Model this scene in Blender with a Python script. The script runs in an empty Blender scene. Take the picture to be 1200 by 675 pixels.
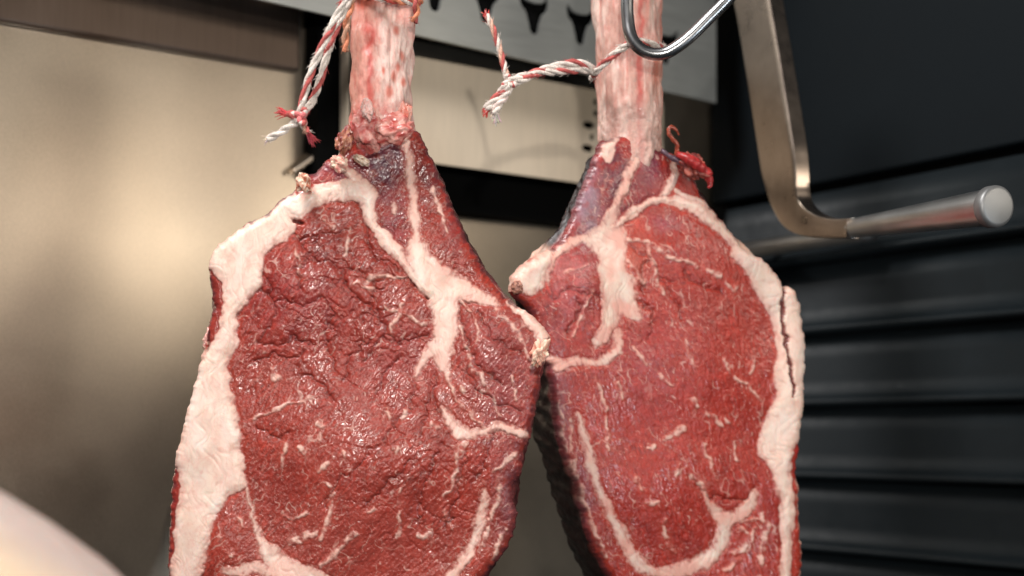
import bpy, bmesh, math, random
import numpy as np
from mathutils import Vector, noise as mnoise

sc = bpy.context.scene
COL = sc.collection
F = 1594.0          # focal length in photo pixels (1200 wide)
CX, HY = 600.0, 510.0
H = 1.30            # camera height
rng = np.random.RandomState(7)
random.seed(7)

# ------------------------------------------------------------------ helpers
def unp(px, py, d):
    return np.stack([(np.asarray(px, float)-CX)/F*d, np.asarray(d, float)+0*np.asarray(px, float),
                     H-(np.asarray(py, float)-HY)/F*d], -1)

def U(px, py, d):
    return Vector(((px-CX)/F*d, d, H-(py-HY)/F*d))

def smooth01(a, b, x):
    t = np.clip((x-a)/(b-a), 0, 1)
    return t*t*(3-2*t)

def perlin(x, y, seed=0):
    x = np.asarray(x, float); y = np.asarray(y, float)
    xi = np.floor(x).astype(np.int64); yi = np.floor(y).astype(np.int64)
    xf = x-xi; yf = y-yi
    def h(a, b):
        n = (a*374761393 + b*668265263 + seed*2147483647) & 0xffffffff
        n = ((n ^ (n >> 13))*1274126177) & 0xffffffff
        n = n ^ (n >> 16)
        return (n & 0xffff)/65536.0*2*math.pi
    def g(a, b, dx, dy):
        t = h(a, b); return np.cos(t)*dx+np.sin(t)*dy
    u = xf*xf*xf*(xf*(xf*6-15)+10); v = yf*yf*yf*(yf*(yf*6-15)+10)
    n00 = g(xi, yi, xf, yf); n10 = g(xi+1, yi, xf-1, yf)
    n01 = g(xi, yi+1, xf, yf-1); n11 = g(xi+1, yi+1, xf-1, yf-1)
    return (n00*(1-u)+n10*u)*(1-v)+(n01*(1-u)+n11*u)*v*1.0

def fbm(x, y, s, oct=4, seed=0, gain=.5):
    r = 0; a = 1; f = 1/s
    for o in range(oct):
        r = r+a*perlin(x*f, y*f, seed+o*17); a *= gain; f *= 2.03
    return r*1.4

def ridge(x, y, s, seed=0, sharp=7.0):
    return 1-np.clip(np.abs(perlin(x/s, y/s, seed))*sharp, 0, 1)

def catmull(pts, closed=True, step=2.0):
    P = np.array(pts, float); n = len(P); out = []
    rngi = range(n) if closed else range(n-1)
    for i in rngi:
        if closed:
            p0, p1, p2, p3 = P[(i-1) % n], P[i], P[(i+1) % n], P[(i+2) % n]
        else:
            p0, p1, p2, p3 = P[max(i-1, 0)], P[i], P[i+1], P[min(i+2, n-1)]
        L = np.linalg.norm((p2-p1)[:2] if P.shape[1] < 4 else (p2-p1)[:3])
        k = max(2, int(L/step))
        for t in np.arange(k)/k:
            out.append(.5*((2*p1)+(-p0+p2)*t+(2*p0-5*p1+4*p2-p3)*t*t+(-p0+3*p1-3*p2+p3)*t**3))
    if not closed: out.append(P[-1])
    return np.array(out)

def seg_dist(X, Y, pl, closed=False):
    """distance to polyline (x,y[,w]) minus interpolated half width; also nearest point"""
    best = np.full(X.shape, 1e9); nx = np.zeros(X.shape); ny = np.zeros(X.shape)
    n = len(pl); hasw = pl.shape[1] > 2
    for i in range(n if closed else n-1):
        a = pl[i]; b = pl[(i+1) % n]
        dx, dy = b[0]-a[0], b[1]-a[1]; L2 = dx*dx+dy*dy+1e-9
        t = np.clip(((X-a[0])*dx+(Y-a[1])*dy)/L2, 0, 1)
        qx = a[0]+t*dx; qy = a[1]+t*dy
        d = np.hypot(X-qx, Y-qy)
        if hasw: d = d-(a[2]+(b[2]-a[2])*t)*.5
        m = d < best
        best = np.where(m, d, best); nx = np.where(m, qx, nx); ny = np.where(m, qy, ny)
    return best, nx, ny

def inside(X, Y, pl):
    c = np.zeros(X.shape, bool); n = len(pl); j = n-1
    for i in range(n):
        xi, yi = pl[i][0], pl[i][1]; xj, yj = pl[j][0], pl[j][1]
        if yi != yj:
            c ^= ((yi > Y) != (yj > Y)) & (X < (xj-xi)*(Y-yi)/(yj-yi)+xi)
        j = i
    return c

def sdf_poly(X, Y, pts, margin=14):
    """signed distance (positive inside), computed only near the polygon"""
    pl = catmull(pts, True, 5)
    out = np.full(X.shape, -99.0)
    m = (X > pl[:, 0].min()-margin) & (X < pl[:, 0].max()+margin) & (Y > pl[:, 1].min()-margin) & (Y < pl[:, 1].max()+margin)
    x, y = X[m], Y[m]
    if len(x) == 0: return out
    d, _, _ = seg_dist(x, y, pl, True)
    out[m] = np.where(inside(x, y, pl), d, -d)
    return out

def sdf_line(X, Y, pts, margin=14):
    p = np.array([(q[0], q[1], q[2]) for q in pts], float)
    pl = catmull(p, False, 6) if len(p) > 2 else p
    out = np.full(X.shape, -99.0)
    m = (X > pl[:, 0].min()-margin) & (X < pl[:, 0].max()+margin) & (Y > pl[:, 1].min()-margin) & (Y < pl[:, 1].max()+margin)
    x, y = X[m], Y[m]
    if len(x) == 0: return out
    d, _, _ = seg_dist(x, y, pl, False)
    out[m] = -d
    return out

# ---------------------------------------------------------------- objects
def empty(name, loc, label=None, cat=None, group=None):
    o = bpy.data.objects.new(name, None); COL.objects.link(o); o.location = loc
    o.empty_display_size = .01
    if label: o['label'] = label
    if cat: o['category'] = cat
    if group: o['group'] = group
    return o

def mesh_np(name, V, Fq, mat, parent=None, cols=None, normals=None, smooth=True, loc=None, rough=None):
    V = np.asarray(V, float)
    base = np.zeros(3)
    if parent is not None:
        base = np.array(parent.location); q = parent
        while q.parent is not None:
            q = q.parent; base = base+np.array(q.location)
    o_loc = np.array(loc, float) if loc is not None else np.zeros(3)
    me = bpy.data.meshes.new(name)
    me.from_pydata((V-base-o_loc).tolist(), [], [list(map(int, f)) for f in Fq])
    me.update()
    if smooth: me.polygons.foreach_set('use_smooth', [True]*len(me.polygons))
    if cols is not None:
        a = me.color_attributes.new('Tint', 'FLOAT_COLOR', 'POINT')
        c = np.ones((len(V), 4), np.float32); c[:, :3] = cols
        a.data.foreach_set('color', c.ravel())
    if rough is not None:
        a = me.attributes.new('Wet', 'FLOAT', 'POINT'); a.data.foreach_set('value', np.asarray(rough, np.float32))
    if normals is not None:
        me.normals_split_custom_set_from_vertices([tuple(n) for n in normals])
    me.materials.append(mat)
    o = bpy.data.objects.new(name, me); COL.objects.link(o)
    if parent is not None: o.parent = parent
    o.location = o_loc
    return o

def tube_arrays(path, radii, nseg=12, cap=True, squash=None):
    P = [Vector(p) for p in path]; n = len(P); V = []; Fc = []
    t0 = (P[1]-P[0]).normalized()
    up = Vector((0, 0, 1)) if abs(t0.z) < .9 else Vector((1, 0, 0))
    nrm = (up-t0*up.dot(t0)).normalized()
    for i in range(n):
        t = (P[min(i+1, n-1)]-P[max(i-1, 0)])
        if t.length < 1e-9: t = t0.copy()
        t.normalize(); nrm = (nrm-t*nrm.dot(t)).normalized(); b = t.cross(nrm)
        r = radii[i] if hasattr(radii, '__len__') else radii
        for k in range(nseg):
            a = 2*math.pi*k/nseg
            V.append(P[i]+(nrm*math.cos(a)+b*math.sin(a))*r)
    for i in range(n-1):
        for k in range(nseg):
            k2 = (k+1) % nseg
            Fc.append((i*nseg+k, i*nseg+k2, (i+1)*nseg+k2, (i+1)*nseg+k))
    if cap:
        Fc.append(tuple(range(nseg))[::-1]); Fc.append(tuple((n-1)*nseg+k for k in range(nseg)))
    return V, Fc

class MB:
    def __init__(s): s.V = []; s.F = []; s.C = []
    def add(s, V, Fc, col=(1, 1, 1)):
        b = len(s.V); s.V += [tuple(v) for v in V]; s.F += [tuple(i+b for i in f) for f in Fc]
        s.C += [tuple(col)]*len(V) if np.ndim(col) == 1 else [tuple(c) for c in col]
    def tube(s, path, r, nseg=10, col=(1, 1, 1), cap=True):
        V, Fc = tube_arrays(path, r, nseg, cap); s.add(V, Fc, col)
    def build(s, name, mat, parent=None, smooth=True):
        return mesh_np(name, np.array(s.V), s.F, mat, parent, cols=np.array(s.C), smooth=smooth)

# ---------------------------------------------------------------- materials
def newmat(name):
    m = bpy.data.materials.new(name); m.use_nodes = True
    nt = m.node_tree; b = nt.nodes['Principled BSDF']
    return m, nt, b

def N(nt, typ, **kw):
    n = nt.nodes.new(typ)
    for k, v in kw.items():
        if k in n.inputs: n.inputs[k].default_value = v
        else: setattr(n, k, v)
    return n

def flesh_material(name, bump=.00035, scale=900, sss=.12, glint=True):
    m, nt, b = newmat(name); L = nt.links
    at = N(nt, 'ShaderNodeAttribute', attribute_name='Tint')
    wet = N(nt, 'ShaderNodeAttribute', attribute_name='Wet')
    tc = N(nt, 'ShaderNodeTexCoord')
    n1 = N(nt, 'ShaderNodeTexNoise', Scale=scale, Detail=5.0, Roughness=.65)
    L.new(tc.outputs['Object'], n1.inputs['Vector'])
    n2 = N(nt, 'ShaderNodeTexNoise', Scale=scale*.22, Detail=4.0, Roughness=.6)
    L.new(tc.outputs['Object'], n2.inputs['Vector'])
    mr = N(nt, 'ShaderNodeMapRange'); mr.inputs[1].default_value = .25; mr.inputs[2].default_value = .75
    mr.inputs[3].default_value = .80; mr.inputs[4].default_value = 1.2
    L.new(n1.outputs[0], mr.inputs[0])
    mr2 = N(nt, 'ShaderNodeMapRange'); mr2.inputs[1].default_value = .3; mr2.inputs[2].default_value = .7
    mr2.inputs[3].default_value = .85; mr2.inputs[4].default_value = 1.15
    L.new(n2.outputs[0], mr2.inputs[0])
    mm = N(nt, 'ShaderNodeMath', operation='MULTIPLY'); L.new(mr.outputs[0], mm.inputs[0]); L.new(mr2.outputs[0], mm.inputs[1])
    # wet lean meat takes all of the grain, fat only a little
    lerp = N(nt, 'ShaderNodeMapRange'); lerp.inputs[1].default_value = 0; lerp.inputs[2].default_value = 1
    lerp.inputs[3].default_value = 1
    L.new(wet.outputs['Fac'], lerp.inputs[0]); L.new(mm.outputs[0], lerp.inputs[4])
    vm = N(nt, 'ShaderNodeVectorMath', operation='SCALE'); L.new(at.outputs['Color'], vm.inputs[0]); L.new(lerp.outputs[0], vm.inputs[3])
    L.new(vm.outputs[0], b.inputs['Base Color'])
    cw = N(nt, 'ShaderNodeMath', operation='MULTIPLY'); cw.inputs[1].default_value = .35
    # roughness
    rr = N(nt, 'ShaderNodeMapRange'); rr.inputs[1].default_value = 0; rr.inputs[2].default_value = 1
    rr.inputs[3].default_value = .48; rr.inputs[4].default_value = .33
    L.new(wet.outputs['Fac'], rr.inputs[0])
    ra = N(nt, 'ShaderNodeMath', operation='MULTIPLY_ADD'); L.new(n2.outputs[0], ra.inputs[0]); ra.inputs[1].default_value = .16
    rs = N(nt, 'ShaderNodeMath', operation='SUBTRACT'); L.new(rr.outputs[0], rs.inputs[0]); rs.inputs[1].default_value = .15
    L.new(rs.outputs[0], ra.inputs[2]); L.new(ra.outputs[0], b.inputs['Roughness'])
    b.inputs['Specular IOR Level'].default_value = .32; b.inputs['Coat Roughness'].default_value = .15; n3 = N(nt, 'ShaderNodeTexNoise', Scale=55.0, Detail=3.0); L.new(tc.outputs['Object'], n3.inputs['Vector']); wp = N(nt, 'ShaderNodeMapRange'); wp.inputs[1].default_value = .42; wp.inputs[2].default_value = .62; wp.inputs[3].default_value = 0; wp.inputs[4].default_value = 1; L.new(n3.outputs[0], wp.inputs[0]); wm = N(nt, 'ShaderNodeMath', operation='MULTIPLY'); L.new(wet.outputs['Fac'], wm.inputs[0]); L.new(wp.outputs[0], wm.inputs[1]); L.new(wm.outputs[0], cw.inputs[0]); L.new(cw.outputs[0], b.inputs['Coat Weight'])
    sw = N(nt, 'ShaderNodeMapRange'); sw.inputs[1].default_value = 0; sw.inputs[2].default_value = 1; sw.inputs[3].default_value = .4; sw.inputs[4].default_value = sss
    L.new(wet.outputs['Fac'], sw.inputs[0]); L.new(sw.outputs[0], b.inputs['Subsurface Weight'])
    b.inputs['Subsurface Radius'].default_value = (1, .35, .25)
    b.inputs['Subsurface Scale'].default_value = .0030
    vo = N(nt, 'ShaderNodeTexVoronoi', Scale=scale*.55); vo.feature = 'F1'
    L.new(tc.outputs['Object'], vo.inputs['Vector'])
    ad = N(nt, 'ShaderNodeMath', operation='MULTIPLY_ADD'); L.new(vo.outputs['Distance'], ad.inputs[0]); ad.inputs[1].default_value = .5
    L.new(n1.outputs[0], ad.inputs[2])
    st = N(nt, 'ShaderNodeMapRange'); st.inputs[1].default_value = 0; st.inputs[2].default_value = 1
    st.inputs[3].default_value = .25; st.inputs[4].default_value = 1.0
    L.new(wet.outputs['Fac'], st.inputs[0])
    bp = N(nt, 'ShaderNodeBump', Distance=bump); L.new(ad.outputs[0], bp.inputs['Height']); L.new(st.outputs[0], bp.inputs['Strength'])
    L.new(bp.outputs[0], b.inputs['Normal'])
    return m

def metal(name, col, rough=.35, metallic=1.0, brushed=None, var=.12, bump=.00003, aniso=0):
    m, nt, b = newmat(name); L = nt.links
    b.inputs['Metallic'].default_value = metallic
    tc = N(nt, 'ShaderNodeTexCoord')
    mp = N(nt, 'ShaderNodeMapping')
    mp.inputs['Scale'].default_value = brushed or (1, 1, 1)
    L.new(tc.outputs['Object'], mp.inputs['Vector'])
    n1 = N(nt, 'ShaderNodeTexNoise', Scale=60.0, Detail=8.0, Roughness=.7)
    L.new(mp.outputs[0], n1.inputs['Vector'])
    n2 = N(nt, 'ShaderNodeTexNoise', Scale=9.0, Detail=3.0, Roughness=.5); L.new(tc.outputs['Object'], n2.inputs['Vector'])
    av = N(nt, 'ShaderNodeMath', operation='ADD'); L.new(n1.outputs[0], av.inputs[0]); L.new(n2.outputs[0], av.inputs[1])
    mr = N(nt, 'ShaderNodeMapRange'); mr.inputs[1].default_value = .7; mr.inputs[2].default_value = 1.3
    mr.inputs[3].default_value = 1-var; mr.inputs[4].default_value = 1+var
    L.new(av.outputs[0], mr.inputs[0])
    vm = N(nt, 'ShaderNodeVectorMath', operation='SCALE'); vm.inputs[0].default_value = col
    L.new(mr.outputs[0], vm.inputs[3]); L.new(vm.outputs[0], b.inputs['Base Color'])
    r2 = N(nt, 'ShaderNodeMapRange'); r2.inputs[1].default_value = .7; r2.inputs[2].default_value = 1.3
    r2.inputs[3].default_value = rough*.82; r2.inputs[4].default_value = rough*1.2
    L.new(av.outputs[0], r2.inputs[0]); L.new(r2.outputs[0], b.inputs['Roughness'])
    bp = N(nt, 'ShaderNodeBump', Distance=bump, Strength=.8); L.new(n1.outputs[0], bp.inputs['Height'])
    L.new(bp.outputs[0], b.inputs['Normal'])
    return m
def dull(m, v): m.node_tree.nodes['Principled BSDF'].inputs['Specular IOR Level'].default_value = v

M_FLESH = flesh_material('raw_meat', bump=.00026, scale=680)
M_BONE = flesh_material('bone', bump=.00028, scale=700, sss=.12)
M_WALL = metal('brushed_steel_warm', (.53, .44, .345), .34, 1.0, brushed=(22, 22, 9), var=.20, bump=.000006)
M_STEELP = metal('brushed_steel_pale', (.66, .55, .42), .5, .12, brushed=(6, 6, .4), var=.10)
M_PLATE = metal('plate_steel', (.47, .48, .46), .42, .8, brushed=(.6, .6, 6), var=.08)
M_BAR = metal('bar_steel', (.36, .29, .24), .30, 1.0, brushed=(1, 1, 1), var=.2, bump=.00006)
M_ROD = metal('rod_steel', (.46, .46, .46), .36, 1.0, brushed=(1, 1, 1), var=.12)
M_HOOK = metal('hook_steel', (.32, .32, .325), .27, 1.0, brushed=(1, 1, 1), var=.15)
M_DARK = metal('charcoal_panel', (.0055, .0078, .0098), .62, 0.0, brushed=(6, 6, 6), var=.15, bump=.00003)
M_SLAT = metal('charcoal_slat', (.007, .0105, .013), .50, 0.0, brushed=(2, 2, 2), var=.08, bump=.000004)
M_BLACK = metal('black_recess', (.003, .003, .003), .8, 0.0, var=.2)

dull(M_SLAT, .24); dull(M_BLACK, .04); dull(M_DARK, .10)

def twine_mat():
    m, nt, b = newmat('twine'); L = nt.links
    at = N(nt, 'ShaderNodeAttribute', attribute_name='Tint')
    tc = N(nt, 'ShaderNodeTexCoord')
    n1 = N(nt, 'ShaderNodeTexNoise', Scale=1400.0, Detail=4.0); L.new(tc.outputs['Object'], n1.inputs['Vector'])
    mr = N(nt, 'ShaderNodeMapRange'); mr.inputs[1].default_value = .3; mr.inputs[2].default_value = .7
    mr.inputs[3].default_value = .7; mr.inputs[4].default_value = 1.25; L.new(n1.outputs[0], mr.inputs[0])
    vm = N(nt, 'ShaderNodeVectorMath', operation='SCALE'); L.new(at.outputs['Color'], vm.inputs[0]); L.new(mr.outputs[0], vm.inputs[3])
    L.new(vm.outputs[0], b.inputs['Base Color']); b.inputs['Roughness'].default_value = .85
    bp = N(nt, 'ShaderNodeBump', Distance=.0005, Strength=1.0); L.new(n1.outputs[0], bp.inputs['Height'])
    L.new(bp.outputs[0], b.inputs['Normal'])
    return m
M_TWINE = twine_mat()

# =================================================================== STEAKS
MEAT_A = np.array([.33, .038, .025]); MEAT_D = np.array([.18, .018, .014]); MEAT_L = np.array([.50, .11, .075])
FAT_A = np.array([.80, .63, .54]); FAT_Y = np.array([.76, .55, .42]); FAT_P = np.array([.66, .32, .26])

def lerp(a, b, t): return a+(b-a)*t[:, None]

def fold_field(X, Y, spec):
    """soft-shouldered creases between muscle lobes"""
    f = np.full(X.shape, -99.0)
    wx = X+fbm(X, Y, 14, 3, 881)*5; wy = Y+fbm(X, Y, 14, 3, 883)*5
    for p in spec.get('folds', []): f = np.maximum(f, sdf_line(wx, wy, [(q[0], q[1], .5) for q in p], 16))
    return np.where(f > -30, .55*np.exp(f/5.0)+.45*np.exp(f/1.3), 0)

def relief(X, Y, spec):
    ws = spec['seed']
    wX = X+fbm(X, Y, 40, 3, 510)*26; wY = Y+fbm(X, Y, 40, 3, 520)*26
    c1 = ridge(wX, wY*1.25, 50, 530+ws, 9)
    w1 = fbm(X, Y, 30, 3, 540)*11; w2 = fbm(X, Y, 11, 3, 550)*5
    wr = np.clip(spec['wrinkle'](X, Y), 0, 1.4)
    am = smooth01(-.2, .4, fbm(X, Y, 40, 2, 581+ws)); am2 = smooth01(-.1, .35, fbm(X, Y, 26, 2, 583+ws))
    hm = -c1**2*1.1*wr; dk = c1**2*.45*wr
    for q_, (ang_, wt_) in enumerate(spec['flow'](X, Y)):
        ca, sa_ = math.cos(ang_), math.sin(ang_)
        fu = X*ca+Y*sa_; fvv = -X*sa_+Y*ca
        c2 = ridge((fu+w2)/2.6, fvv+w1+w2, 14, 560+ws+q_, 11)
        c3 = ridge((fu+w2)/2.2, fvv+w2*1.4+w1*.6, 7, 570+ws+q_, 6)
        c4 = ridge((fvv+w1)/1.8, fu+w1+w2, 17, 575+ws+q_, 12)
        hm = hm+wt_*(-c2**3*.80*wr*(.15+.85*am)-c3**3*.36*wr*(.1+.9*am2)-c4**3*.7*wr*am2+fbm(fu/3.2, fvv, 15, 3, 590+q_, .5)*.30*(.3+.7*wr))
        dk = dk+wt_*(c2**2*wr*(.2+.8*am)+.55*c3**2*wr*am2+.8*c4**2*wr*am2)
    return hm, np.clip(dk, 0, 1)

def build_steak(spec):
    g = 1.0
    warp_seed = spec['seed']
    ol = catmull(spec['outline'], True, 1.6)
    # ragged outline
    k = np.arange(len(ol)); cum = k*1.6
    jx = perlin(ol[:, 0]/9+.3, ol[:, 1]/9+.7, 91)*3.0+perlin(ol[:, 0]/3.2, ol[:, 1]/3.2, 92)*1.4
    jy = perlin(ol[:, 0]/9+.1, ol[:, 1]/9+.4, 93)*3.0+perlin(ol[:, 0]/3.2, ol[:, 1]/3.2, 94)*1.4
    ol = ol.copy(); ol[:, 0] += jx; ol[:, 1] += jy
    x0, x1 = ol[:, 0].min()-3, ol[:, 0].max()+3; y0, y1 = ol[:, 1].min()-3, ol[:, 1].max()+3
    gx = np.arange(x0, x1, g); gy = np.arange(y0, y1, g)
    nx_, ny_ = len(gx), len(gy)
    X, Y = np.meshgrid(gx, gy); X = X.ravel(); Y = Y.ravel()
    ins = inside(X, Y, ol)
    I = ins.reshape(ny_, nx_)
    cell = I[:-1, :-1] | I[1:, :-1] | I[:-1, 1:] | I[1:, 1:]
    used = np.zeros((ny_, nx_), bool)
    used[:-1, :-1] |= cell; used[1:, :-1] |= cell; used[:-1, 1:] |= cell; used[1:, 1:] |= cell
    idx = np.full(ny_*nx_, -1); uf = used.ravel(); idx[uf] = np.arange(uf.sum())
    X = X[uf]; Y = Y[uf]; ins = ins[uf]
    # distance to outline via coarse outline (every 3rd point) is enough inside; snap outside exactly
    D = np.full(X.shape, 40.0)
    bins = {}
    cellsz = 24
    for s in range(len(ol)):
        a = ol[s]; bins.setdefault((int(a[0]//cellsz), int(a[1]//cellsz)), []).append(s)
    kx = (X//cellsz).astype(int); ky = (Y//cellsz).astype(int)
    SX = X.copy(); SY = Y.copy()
    for cx in range(kx.min(), kx.max()+1):
        for cy in range(ky.min(), ky.max()+1):
            m = (kx == cx) & (ky == cy)
            if not m.any(): continue
            segs = []
            for ax in (-1, 0, 1):
                for ay in (-1, 0, 1): segs += bins.get((cx+ax, cy+ay), [])
            if not segs: continue
            xs = X[m]; ys = Y[m]; bd = np.full(xs.shape, 1e9); qx = xs.copy(); qy = ys.copy()
            for s in segs:
                a = ol[s]; b = ol[(s+1) % len(ol)]; dx, dy = b-a; L2 = dx*dx+dy*dy+1e-9
                t = np.clip(((xs-a[0])*dx+(ys-a[1])*dy)/L2, 0, 1)
                px = a[0]+t*dx; py = a[1]+t*dy; d = np.hypot(xs-px, ys-py)
                w = d < bd; bd = np.where(w, d, bd); qx = np.where(w, px, qx); qy = np.where(w, py, qy)
            D[m] = np.minimum(bd, 40); o_ = ~ins[m]
            tx = SX[m]; ty = SY[m]; tx[o_] = qx[o_]; ty[o_] = qy[o_]; SX[m] = tx; SY[m] = ty
    D = np.where(ins, D, 0.0); X, Y = SX, SY

    def fields(X, Y):
        wx = fbm(X, Y, 18, 3, warp_seed)*3.6+fbm(X, Y, 5, 2, warp_seed+7)*.8
        wy = fbm(X, Y, 18, 3, warp_seed+50)*3.6+fbm(X, Y, 5, 2, warp_seed+57)*.8
        WX, WY = X+wx, Y+wy
        cap = np.full(X.shape, -99.0); seam = cap.copy(); vein = cap.copy(); lean = cap.copy(); gash = cap.copy()
        for p in spec['cap']: cap = np.maximum(cap, sdf_poly(WX, WY, p))
        for p in spec['cap_lines']: cap = np.maximum(cap, sdf_line(WX, WY, p))
        for p in spec['seam']: seam = np.maximum(seam, sdf_poly(WX, WY, p))
        for p in spec['seam_lines']: seam = np.maximum(seam, sdf_line(WX, WY, p))
        for p in spec['veins']: vein = np.maximum(vein, sdf_line(WX, WY, p))
        for p in spec['lean_over']: lean = np.maximum(lean, sdf_poly(WX, WY, p))
        for p in spec['gashes']: gash = np.maximum(gash, sdf_line(WX, WY, p))
        cap = np.minimum(cap, -lean)
        return cap, seam, vein, gash

    def shade(X, Y, D):
        cap, seam, vein, gash = fields(X, Y)
        big = np.maximum(cap, seam)
        fbig = np.maximum(smooth01(-1.3, 1.2, cap), smooth01(-3.4, 2.2, seam+fbm(X, Y, 4, 2, 297)*1.6)); fv = smooth01(-2.0, 1.2, vein)*np.clip(.52+fbm(X, Y, 10, 3, 295)*1.1, .08, .88)
        # random flecks and marbling
        a = spec['grain']
        gu = X*math.cos(a)+Y*math.sin(a); gv = -X*math.sin(a)+Y*math.cos(a)
        wq = fbm(X, Y, 18, 2, 303)*5
        mm = np.maximum(perlin((gu+wq)/9, (gv+wq)/3.0, 301+warp_seed), perlin((gu-wq)/5, (gv+wq)/2.0, 302+warp_seed)-.03)
        mk = smooth01(.0, .35, fbm(X, Y, 45, 2, 311+warp_seed)+spec['marb'])
        fl = smooth01(.37, .50, mm)*mk*.5
        r1 = ridge(gu*.45+fbm(X, Y, 20, 2, 330)*9, gv+fbm(X, Y, 20, 2, 340)*7, 20, 350+warp_seed, 16)
        mk2 = smooth01(.08, .4, fbm(X, Y, 30, 2, 360+warp_seed)+spec['marb']*.6)
        fl = np.maximum(fl, smooth01(.35, 1, r1)*mk2*.5)
        r2 = ridge((gu+fbm(X, Y, 16, 3, 370)*8)*.6, gv+fbm(X, Y, 12, 3, 380)*6, 11, 390+warp_seed, 9)
        near = np.exp(np.minimum(seam, 0)/11)*(.35+.65*smooth01(-.1, .4, fbm(X, Y, 30, 2, 394)))
        fl = np.maximum(fl, smooth01(.4, .95, r2)*near*.55)
        r3 = ridge((gu+fbm(X, Y, 22, 3, 371)*9)*.35, gv+fbm(X, Y, 15, 3, 381)*6, 15, 391+warp_seed, 20)
        fl = np.maximum(fl, r3*smooth01(.0, .5, fbm(X, Y, 25, 2, 392+warp_seed))*.20)
        fl = fl*smooth01(4, 12, D)
        glow = smooth01(-12, 0, np.maximum(big, vein))*.20
        fbig = fbig*(1-.45*smooth01(-.0, .5, fbm(gu*.5, gv*1.4, 7, 3, 296))*smooth01(6.5, 1, big))
        fat = np.maximum(np.maximum(fbig, fv), np.minimum(fl, .7))
        fat = np.where(gash > -1, fat*.2, fat)
        # lean colour
        t = np.clip(.5+fbm(X, Y, 60, 4, 401+warp_seed)*.9, 0, 1)
        t2 = np.clip(.5+fbm(X, Y, 17, 4, 403+warp_seed)*.9, 0, 1)
        col = lerp(MEAT_A*np.ones((len(X), 3)), MEAT_D, np.clip(.45*t*t+.16*t2*t2, 0, 1))
        grain = fbm(gu/4.5, gv, 2.6, 2, 415+warp_seed)*fbm(X, Y, 30, 2, 416)*1.0+fbm(gu/4.5, gv, 2.6, 2, 415+warp_seed)*.45
        col = col*(1+.55*grain[:, None])
        fib = fbm(gu/3.2, gv, 5, 3, 420+warp_seed)
        col = lerp(col, MEAT_L, np.clip(glow+smooth01(.1, .7, fib)*.12, 0, 1))
        col = lerp(col, MEAT_D*.8, smooth01(.15, .8, -fib)*.28)
        for (cx, cy, rx, ry, c, s) in spec['tones']:
            q = np.exp(-(((X-cx)/rx)**2+((Y-cy)/ry)**2))
            q = np.clip(q*(1+fbm(X, Y, 14, 3, 431)*.9), 0, 1)*s
            col = lerp(col, np.array(c), q)
        col = col*np.array(spec['mul'])
        # fat colour
        u2 = np.clip(.5+fbm(X, Y, 40, 3, 440+warp_seed)*1.0, 0, 1)
        fc = lerp(FAT_A*np.ones((len(X), 3)), FAT_Y, u2*.35)
        # pink bruises and streaks in fat
        st = ridge(X+fbm(X, Y, 30, 2, 451)*14, Y*.18, 8, 450+warp_seed, 3.5)
        fc = lerp(fc, FAT_P, smooth01(.45, 1, st)*.22)
        fc = lerp(fc, np.array([.62, .24, .19]), smooth01(.35, .9, fbm(X, Y, 13, 3, 460+warp_seed)+.08)*.28)
        hair = ridge(X+fbm(X, Y, 24, 3, 475)*12, Y*.22+fbm(X, Y, 60, 2, 476)*8, 15, 474+warp_seed, 16)
        fc = lerp(fc, np.array([.60, .30, .22]), hair**2*.38)
        fc = lerp(fc, np.array([.86, .74, .66]), smooth01(.1, .6, fbm(X, Y*.5, 30, 3, 477+warp_seed))*.5)
        edge_pink = smooth01(9, 0, big)*(big > -2)
        fc = lerp(fc, FAT_P, edge_pink*.55)
        fc = lerp(fc, np.array([.74, .38, .31]), np.clip(smooth01(-.35, .45, fbm(X, Y, 34, 3, 478+warp_seed))*(.18+spec['seampink']*(seam > cap)), 0, 1))
        vm_ = smooth01(1.5, -1.5, big)*.45
        fc = lerp(fc, np.array([.72, .36, .29]), vm_)
        col = lerp(col, fc, fat)
        col = col*(1-.36*relief(X, Y, spec)[1][:, None]*(1-np.clip(fat*1.4, 0, 1)[:, None]))  # crease shade painted into the lean colour
        if spec.get('folds'): col = col*(1-.35*fold_field(X, Y, spec)[:, None]**2*(1-fbig[:, None]))  # folds darkened the same way, shade put into the colour
        # dried dark skin right at the outline
        drk = smooth01(5.5, 0.5, D+fbm(X, Y, 10, 2, 470)*5)
        dc = np.where((spec['fatside'](X, Y) > .5)[:, None], np.array([.70, .43, .34]), np.array([.11, .03, .035]))
        col = col*(1-drk[:, None]*.75)+dc*drk[:, None]*.75
        col = lerp(col, np.array([.10, .018, .014]), smooth01(-2.2, .5, gash)*.92)
        return col, fat, cap, seam, vein, gash, gu, gv

    col, fat, cap, seam, vein, gash, gu, gv = shade(X, Y, D)
    big = np.maximum(cap, seam)
    lean = 1-smooth01(-2, 1.5, big)
    # ---- height in photo pixels (toward the camera)
    R = spec['R']
    q = np.clip(1-D/R, 0, 1); h = -R*(1-np.sqrt(np.clip(1-q*q, 0, 1)))
    h += fbm(X, Y, 120, 1, 501+warp_seed)*6*smooth01(0, 40, D)
    # muscle bundles: scalloped lumps with creases between
    hm, _ = relief(X, Y, spec)
    hm -= fold_field(X, Y, spec)*1.9
    h += hm*lean*smooth01(0, 9, D)
    # fat: rounded swelling, groove where it meets the lean, long soft folds
    h += smooth01(-3, 12, cap)*2.0+smooth01(-7, 9, seam)*.25 - np.exp(-((big+1.8)/1.8)**2)*.7
    fs = ridge(X+fbm(X, Y, 40, 2, 602)*20, Y*.22, 13, 601+warp_seed, 3)
    h += (-smooth01(.5, 1, fs)*.35+fbm(X, Y*.4, 26, 2, 611)*1.1)*(1-lean)
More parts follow.
